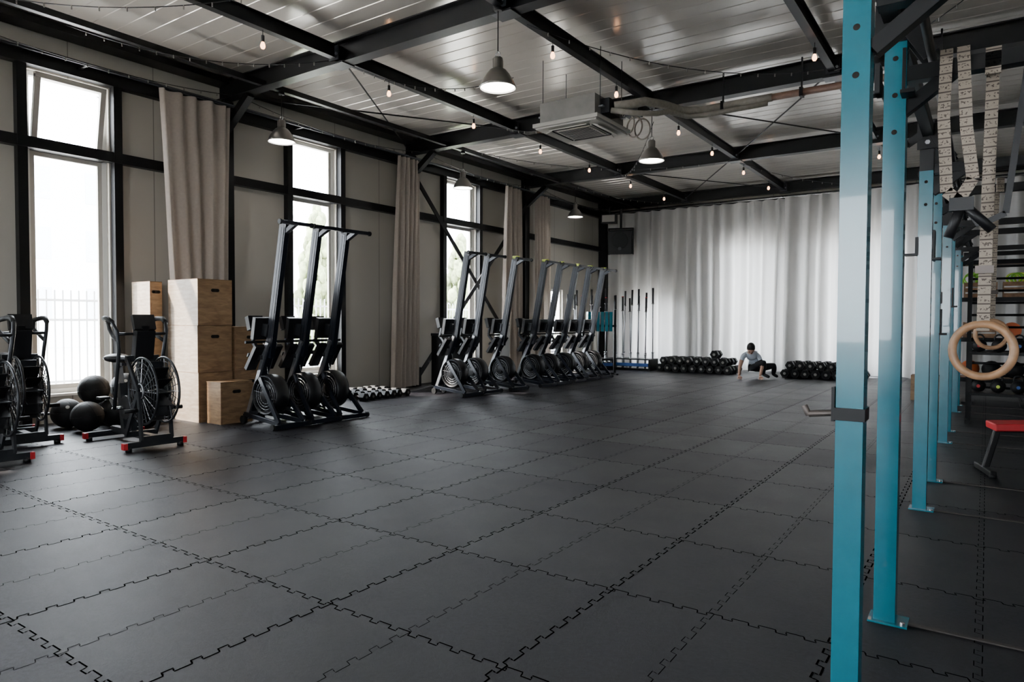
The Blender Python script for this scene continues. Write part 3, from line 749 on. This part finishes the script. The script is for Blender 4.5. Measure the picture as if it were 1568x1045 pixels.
# ------------------------------------------------------------------ rig
def rig():
    b=B('pull_up_rig'); w=0.08; H=2.56
    ys=[2.42,3.22,5.28,6.28,8.35,9.25,11.3,12.2]
    xs=[-0.352,-0.325,-0.345,-0.34,-0.35,-0.35,-0.35,-0.35]
    X=-0.34
    for i,y in enumerate(ys):
        for x in (xs[i],1.25):
            h=2.80 if i==0 else H
            ht=h if i<2 else 2.24
            b.bb((x-w/2,y-w/2,0.008),(x+w/2,y+w/2,ht),M_teal)
            if i>=2: b.bb((x-w/2,y-w/2,ht),(x+w/2,y+w/2,h),M_black)
            b.bb((x-0.06,y-0.06,0),(x+0.085,y+0.06,0.008),M_teal)
            b.cyl((x+0.068,y-0.04,0.008),(x+0.068,y-0.04,0.018),0.01,M_chrome,6)
            z=2.02
            while z<ht-0.05:
                b.cyl((x,y-w/2-0.0008,z),(x,y-w/2+0.001,z),0.0105,M_slot,14); 
                b.cyl((x-w/2-0.0008,y,z),(x-w/2+0.001,y,z),0.0105,M_slot,14); z+=0.148
            b.bb((x-w/2-0.003,y-w/2-0.003,h-0.004),(x+w/2+0.003,y+w/2+0.003,h+0.004),M_black2)
        b.bb((X+w/2,y-0.012,0.0),(1.25-w/2,y+0.012,0.006),M_base)
        b.bb((X+w/2,y-0.03,2.22),(1.25-w/2,y+0.03,2.28),M_black)
        b.bb((X-0.06,y-0.055,2.38),(X+0.06,y-0.042,2.54),M_black)
        for dz in (2.42,2.50): b.cyl((X+0.0,y-0.055,dz),(X+0.0,y-0.07,dz),0.016,M_chrome,6)
        b.beam((X+0.03,y,2.1),(X+0.22,y,2.24),0.05,0.05,M_black)
    for x in (X,1.25):
        for y0,y1 in zip(ys[:-1],ys[1:]):
            b.bb((x-0.03,y0+w/2,2.46),(x+0.03,y1-w/2,2.54),M_black)
            b.cyl((x+0.14,y0,2.30),(x+0.14,y1,2.30),0.016,M_black,10)
            for yy in (y0+0.06,y1-0.06): b.beam((x+0.03,yy,2.48),(x+0.14,yy,2.30),0.012,0.06,M_black)
    for y0,y1 in ((3.2,5.28),(6.28,8.35),(9.25,11.3)):
        b.cyl((X-0.12,y0+0.04,2.42),(X-0.12,y1-0.04,2.42),0.016,M_black,10)
        for yy in (y0+0.05,y1-0.05): b.beam((X-0.03,yy,2.48),(X-0.12,yy,2.42),0.012,0.05,M_black)
    y=ys[0]; x=xs[0]
    b.bb((x-w/2-0.006,y-w/2-0.006,0.935),(x+w/2+0.006,y+w/2+0.006,0.975),M_black)
    b.cyl((x-w/2,y-0.01,0.955),(x-w/2-0.085,y-0.01,0.945),0.011,M_hookm,10); b.cyl((x-w/2-0.085,y-0.01,0.94),(x-w/2-0.10,y-0.01,0.972),0.010,M_hookm,10)
    b.bb((x-w/2-0.012,y-0.045,0.93),(x-w/2-0.002,y+0.03,1.04),M_black)
    for yy,z in ((3.22,2.25),(6.28,1.25),(5.28,1.75),(8.35,1.5)):
        b.bb((X+w/2,yy-0.05,z-0.1),(X+w/2+0.012,yy+0.05,z+0.1),M_black); b.bb((X+w/2,yy-0.12,z-0.1),(X+w/2+0.05,yy-0.04,z-0.085),M_black)
        b.bb((X-w/2-0.02,yy-0.045,z-0.06),(X-w/2,yy+0.045,z+0.06),M_black); b.bb((X-w/2-0.08,yy-0.03,z-0.06),(X-w/2,yy+0.03,z-0.045),M_black)
    b.build(bevel=0.004)
rig()

def strap_into(b,pts,w=0.042,t=0.003,m=None):
    pts=[Vector(p) for p in pts]
    for p,q in zip(pts[:-1],pts[1:]): b.beam(p,q,w,t,m or M_strap,ref=(1,0,0))
def rings():
    b=B('gymnastic_ring')
    b.torus((0,0,0),(0.25,1,0),0.103,0.0155,M_ringw,48,12)
    strap_into(b,[(0.0,-0.004,0.10),(0.004,0.0,0.5),(0.012,0.0,1.075)]); strap_into(b,[(0,0.018,0.10),(0.012,0.012,1.07)])
    strap_into(b,[(0,-0.006,0.10),(0,0.006,0.075),(0,0.02,0.10)])
    b.bb((-0.03,-0.02,0.30),(0.03,0.0,0.33),M_hookm)
    b.bb((-0.013,-0.05,1.055),(0.037,-0.036,1.155),M_strap)
    return b
RG=rings().build((-0.012,3.24,1.14))
dup(RG,(0.03,6.26,1.16),0.5)
b=B('hanging_webbing_strap')
strap_into(b,[(-0.15,3.17,2.30),(-0.155,3.17,2.05),(-0.14,3.17,1.76)]); strap_into(b,[(-0.095,3.17,2.30),(-0.08,3.17,2.0),(-0.055,3.17,1.80)])
strap_into(b,[(-0.14,3.17,1.76),(-0.10,3.17,1.72),(-0.055,3.17,1.80)])
b.bb((-0.13,3.15,1.68),(-0.05,3.18,1.73),M_black2)
for x in (-0.15,-0.095): b.bb((x-0.021,3.165,2.27),(x+0.021,3.180,2.31),M_strap)
b.cyl((-0.08,3.17,1.70),(0.01,3.17,1.60),0.018,M_black2,8); b.cyl((-0.09,3.17,1.70),(-0.13,3.17,1.58),0.018,M_black2,8)
strap_into(b,[(-0.07,3.17,1.69),(-0.03,3.17,1.62),(0.05,3.17,1.66),(0.11,3.17,2.25)],0.022,m=M_black2)
b.build()
b=B('climbing_rope')
pts=[(0.25+0.12*math.sin(i*0.7),3.6+i*0.05,2.60+0.04*math.cos(i*0.9)) for i in range(-6,22)]
b.tube(pts,0.022,M_rope,8)
b.tube([(-0.1+0.05*i,2.9+0.02*i,2.50+0.02*math.sin(i)) for i in range(16)],0.022,M_rope,8)
b.build()
b=B('hanging_rope_bundle')
for k in range(5):
    b.tube([(-1.62+0.02*k,4.4+0.05*k,4.38),(-1.55-0.02*k,4.6,4.1-0.05*k),(-1.5+0.01*k,5.0,3.95+0.02*k),(-1.58,5.3,4.1),(-1.62,5.5,4.38)],0.018,M_rope if k%2 else M_black2,6)
b.build()

# ------------------------------------------------------------------ bench, shelf, ladder
def bench():
    b=B('weight_bench')
    b.box((0,0.0,0.42),(0.26,0.95,0.06),M_red,(math.radians(3),0,0))
    b.box((0,0.62,0.54),(0.26,0.06,0.32),M_red,(math.radians(-25),0,0))
    b.beam((0,-0.45,0.37),(0,0.55,0.40),0.06,0.05,M_black,ref=(1,0,0))
    for y in (-0.42,0.42):
        b.beam((0,y,0.38),(0,y*1.2,0.04),0.05,0.05,M_black,ref=(1,0,0)); b.beam((-0.22,y*1.2,0.03),(0.22,y*1.2,0.03),0.05,0.05,M_black,ref=(0,1,0))
        for s_ in (-1,1): b.cyl((s_*0.2,y*1.2,0.0),(s_*0.2,y*1.2,0.03),0.03,M_rubber,10)
    b.beam((0,0.3,0.39),(0,0.6,0.48),0.04,0.04,M_black,ref=(1,0,0)); b.beam((0,-0.2,0.38),(0,0.3,0.06),0.04,0.04,M_black,ref=(1,0,0))
    return b
bench().build((0.50,7.0,0),math.radians(-75),0.01)

def shelf():
    b=B('storage_shelf'); W=1.9
    for x in (0,W):
        for y in (0,0.5): b.bb((x-0.03,y-0.03,0),(x+0.03,y+0.03,2.3),M_black)
    for z in (0.3,0.95,1.6,2.2):
        b.bb((-0.03,-0.03,z),(W+0.03,0.53,z+0.04),M_wood2)
        b.bb((-0.03,-0.04,z-0.02),(W+0.03,-0.03,z+0.05),M_black)
    rnd=random.Random(9)
    for x,z in ((0.1,1.64),(0.62,1.64),(0.1,0.99)):
        b.bb((x,0.05,z),(x+0.45,0.45,z+0.02),M_wood2)
        for k in range(3): b.bb((x,0.04,z+0.01+k*0.09),(x+0.45,0.055,z+0.075+k*0.09),M_wood2)
        b.bb((x,0.05,z),(x+0.015,0.45,z+0.26),M_wood2); b.bb((x+0.435,0.05,z),(x+0.45,0.45,z+0.26),M_wood2)
    for k in range(9):
        b.torus((0.3+rnd.uniform(-.12,.12),0.22,1.96+rnd.uniform(-0.03,.05)),(rnd.uniform(-.5,.5),1,rnd.uniform(-.5,.5)),0.10,0.012,M_green,20,6)
        b.torus((0.85+rnd.uniform(-.1,.1),0.2,1.95),(rnd.uniform(-.5,.5),1,rnd.uniform(-.5,.5)),0.09,0.012,M_green if k%2 else M_yel,20,6)
    for i in range(4): b.sph((0.2+0.3*i,0.25,0.34+0.14),0.14,(M_orange,M_rubber,M_rubber,M_blue)[i])
    for i in range(3): b.cyl((0.75+0.36*i,0.1,1.12),(0.75+0.36*i,0.18,1.12),0.13,(M_orange,M_blue,M_rubber)[i],24)
    return b
shelf().build((-0.42,13.4,0))
b=B('climbing_ladder_stand')
for x in (-0.30,0.45): b.bb((x-0.03,-0.04,0),(x+0.03,0.04,2.40),M_black)
for k in range(12): b.cyl((-0.3,0,0.25+k*0.185),(0.45,0,0.25+k*0.185),0.018,M_black,8)
b.bb((-0.38,-0.25,0),(-0.22,0.3,0.03),M_black); b.bb((0.35,-0.25,0),(0.55,0.3,0.03),M_black)
b.build((0.08,12.75,0))
b=B('kettlebell_rack')
for x in (-0.5,0.5):
    b.bb((x-0.03,-0.25,0),(x+0.03,0.25,0.05),M_black); b.bb((x-0.03,-0.03,0),(x+0.03,0.03,1.0),M_black)
for z in (0.35,0.85):
    b.bb((-0.5,-0.18,z),(0.5,0.18,z+0.03),M_black)
    for i in range(5):
        x=-0.4+0.2*i; b.sph((x,0,z+0.11),0.08,M_rubber); b.torus((x,0,z+0.20),(0,1,0),0.045,0.012,M_rubber,16,6)
        b.cyl((x,-0.079,z+0.11),(x,-0.082,z+0.11),0.02,(M_red,M_yel,M_blue,M_green,M_orange)[i],12)
b.build((0.33,10.3,0))
plyo((-0.98,12.6,0),(0.5,0.3,0.4),False)

# ------------------------------------------------------------------ person
def skin_geo(verts, edges, radii, root=0, sub=2):
    me=bpy.data.meshes.new('tmp'); me.from_pydata(verts,edges,[]); ob=bpy.data.objects.new('tmp',me); COL.objects.link(ob)
    ob.modifiers.new('s','SKIN'); sv=me.skin_vertices[0].data
    for i,r in enumerate(radii):
        sv[i].radius=(r,r) if not isinstance(r,tuple) else r; sv[i].use_root=(i==root)
    sb=ob.modifiers.new('u','SUBSURF'); sb.levels=sub; sb.render_levels=sub
    bpy.context.view_layer.update(); dg=bpy.context.evaluated_depsgraph_get(); ev=ob.evaluated_get(dg); m2=ev.to_mesh()
    vs=[v.co.copy() for v in m2.vertices]; fs=[tuple(p.vertices) for p in m2.polygons]
    ev.to_mesh_clear(); bpy.data.objects.remove(ob,do_unlink=True); bpy.data.meshes.remove(me)
    return vs,fs
def person():
    b=B('person_crouching_on_floor')
    V=[(0.14,0.04,0.25),(0.10,-0.02,0.37),(0.03,-0.10,0.48),(-0.03,-0.18,0.55),(-0.06,-0.25,0.59),
       (-0.19,-0.16,0.50),(-0.27,-0.22,0.28),(-0.31,-0.32,0.07),
       (0.13,-0.17,0.50),(0.18,-0.30,0.28),(0.10,-0.42,0.075),
       (0.05,0.02,0.23),(0.20,-0.36,0.38),(0.24,-0.16,0.10),(0.34,-0.28,0.045),
       (0.24,0.04,0.23),(0.44,-0.28,0.30),(0.50,0.00,0.09),(0.56,-0.12,0.045)]
    E=[(0,1),(1,2),(2,3),(3,4),(3,5),(5,6),(6,7),(3,8),(8,9),(9,10),(0,11),(11,12),(12,13),(13,14),(0,15),(15,16),(16,17),(17,18)]
    Rr=[0.13,0.125,0.135,0.085,0.05,0.062,0.042,0.028,0.062,0.042,0.028,0.10,0.068,0.044,0.035,0.10,0.068,0.044,0.035]
    vs,fs=skin_geo(V,E,Rr)
    def nearest(p):
        best=None
        for (a,c) in E:
            A=Vector(V[a]);C=Vector(V[c]);d=C-A;t=max(0,min(1,(p-A).dot(d)/d.length_squared)); dist=(p-(A+d*t)).length/((Rr[a]+Rr[c])/2)
            if best is None or dist<best[0]: best=(dist,(a,c),t)
        e,t=best[1],best[2]
        if e in ((5,6),(8,9)): return M_shirt if t<0.45 else M_skin
        if e in ((6,7),(9,10)): return M_skin
        if e==(3,4): return M_shirt if t<0.35 else M_skin
        if e in ((13,14),(17,18)): return M_black2
        if e in ((0,11),(0,15),(11,12),(15,16),(12,13),(16,17)): return M_pants
        if e==(0,1): return M_shirt if t>0.3 else M_pants
        return M_shirt
    o=len(b.v); b.v+=[tuple(v) for v in vs]
    for f in fs:
        c=sum((vs[i] for i in f),Vector())/len(f); m=nearest(c)
        b.f.append(tuple(i+o for i in f)); b.m.append(b.mi(m)); b.sm.append(True)
    for wr,fw,up in ((Vector(V[7]),Vector((-0.15,-0.9,-0.3)),Vector((0,0,1))),(Vector(V[10]),Vector((-0.1,-0.9,-0.3)),Vector((0,0,1)))):
        fw.normalize(); sd=fw.cross(up).normalized(); up=sd.cross(fw)
        HV=[wr,wr+fw*0.045,wr+fw*0.09]; HE=[(0,1),(1,2)]; HR=[0.024,0.032,0.032]
        for i,(off,L) in enumerate(((-0.03,0.065),(-0.01,0.075),(0.011,0.07),(0.03,0.055))):
            n=len(HV); HV+=[wr+fw*0.088+sd*off,wr+fw*(0.09+L*0.5)+sd*off*1.2-up*0.004,wr+fw*(0.088+L)+sd*off*1.25-up*0.018]
            HE+=[(2,n),(n,n+1),(n+1,n+2)]; HR+=[0.011,0.0095,0.008]
        n=len(HV); HV+=[wr+fw*0.04-sd*0.035,wr+fw*0.075-sd*0.06-up*0.005]; HE+=[(1,n),(n,n+1)]; HR+=[0.012,0.009]
        hv,hf=skin_geo([tuple(v) for v in HV],HE,HR); b.add(hv,hf,M_skin,True)
    hc=Vector((-0.07,-0.32,0.66)); Rm=Euler((math.radians(60),0,math.radians(-12))).to_matrix()
    b.sph(hc,0.1,M_skin,(0.78,0.98,1.15),24,16,Rm)
    b.sph(hc+Rm@Vector((0,-0.03,-0.06)),0.065,M_skin,(0.85,0.95,0.9),16,10,Rm)
    b.sph(hc+Rm@Vector((0,0.018,0.028)),0.104,M_hair,(0.83,0.98,1.06),24,14,Rm)
    b.sph(hc+Rm@Vector((0,-0.104,-0.02)),0.016,M_skin,(0.8,1.1,1.4),10,8,Rm)
    for s_ in (-1,1):
        b.sph(hc+Rm@Vector((s_*0.03,-0.087,0.0)),0.010,M_eye,(1.2,0.7,0.7),10,6,Rm)
        b.sph(hc+Rm@Vector((s_*0.080,0.0,-0.012)),0.022,M_skin,(0.4,0.8,1.3),10,8,Rm)
        b.sph(hc+Rm@Vector((s_*0.03,-0.088,0.022)),0.014,M_hair,(1.3,0.5,0.35),10,6,Rm)
    b.sph(hc+Rm@Vector((0,-0.094,-0.062)),0.018,mat('lips',(0.4,0.16,0.13),0.5),(1.2,0.5,0.35),10,6,Rm)
    zmin=min(v[2] for v in b.v); 
    b.v=[(x,y,z-zmin+0.001) for x,y,z in b.v]
    return b
person().build((-4.24,15.25,0),math.radians(30))

# ------------------------------------------------------------------ outside
b=B('outside_ground'); b.bb((-60,-40,-0.4),(-9.35,60,-0.12),M_pave); b.bb((-60,17.95,-0.4),(40,60,-0.12),M_pave); b.bb((4.5,-40,-0.4),(40,17.95,-0.12),M_pave); b.bb((-9.35,-40,-0.4),(4.5,-6.3,-0.12),M_pave); b.build()
b=B('outside_fence'); yy=-2
for z in (0.1,1.55,1.2): b.bb((-13.52,-2,z),(-13.48,30,z+0.04),M_alu)
while yy<30:
    b.bb((-13.51,yy,-0.12),(-13.49,yy+0.022,1.75),M_alu); yy+=0.13
b.build()
b=B('outside_building')
b.bb((-48,2,-0.12),(-36,22,9),M_bld)
for i in range(6):
    for k in range(3): b.bb((-36.02,3.5+i*3,1.2+k*2.8),(-35.98,5.0+i*3,2.7+k*2.8),M_bwin)
b.build()
def tree(loc,h,r):
    b=B('conifer_tree'); rnd=random.Random(int(h*100)); b.cyl((0,0,-0.12),(0,0,0.6),0.08,M_wood2,8)
    for k in range(260):
        t=rnd.random(); rr=r*(1-t)**0.6*0.95*math.sqrt(rnd.random()); a=rnd.random()*6.28
        b.sph((rr*math.cos(a),rr*math.sin(a),0.3+t*h*0.93),r*0.17*(1.1-0.5*t)*rnd.uniform(.7,1.3),M_leaf,(1,1,1.8),7,5)
    b.build(loc)
tree((-15,12.3,0),4.3,0.8); tree((-15,14.0,0),3.8,0.8); tree((-15,18.4,0),4.1,0.9); tree((-15,20.6,0),3.6,0.9); tree((-15,27,0),3.0,1.2)

# ------------------------------------------------------------------ light
w=bpy.data.worlds.new('sky'); scene.world=w; w.use_nodes=True
bg=w.node_tree.nodes['Background']; bg.inputs['Color'].default_value=(0.87,0.935,1.0,1); bg.inputs['Strength'].default_value=44.0
s=bpy.data.lights.new('sun','SUN'); s.energy=40; s.angle=math.radians(1.5); s.color=(1,0.89,0.76)
so=bpy.data.objects.new('sun',s); COL.objects.link(so)
d=Vector((1.0,0.78,-1.45)); so.rotation_euler=d.to_track_quat('-Z','Y').to_euler(); so.location=(-20,-10,20)

# ------------------------------------------------------------------ camera
cam=bpy.data.cameras.new('camera'); co=bpy.data.objects.new('camera',cam); COL.objects.link(co)
cam.sensor_width=36; cam.lens=24.0; cam.clip_start=0.05; cam.clip_end=200
R=Matrix.Rotation(math.radians(34.8),4,'Z')@Matrix.Rotation(math.radians(90-1.75),4,'X')@Matrix.Rotation(math.radians(0.25),4,'Z')
co.matrix_world=Matrix.Translation((0,0,1.25))@R
scene.camera=co
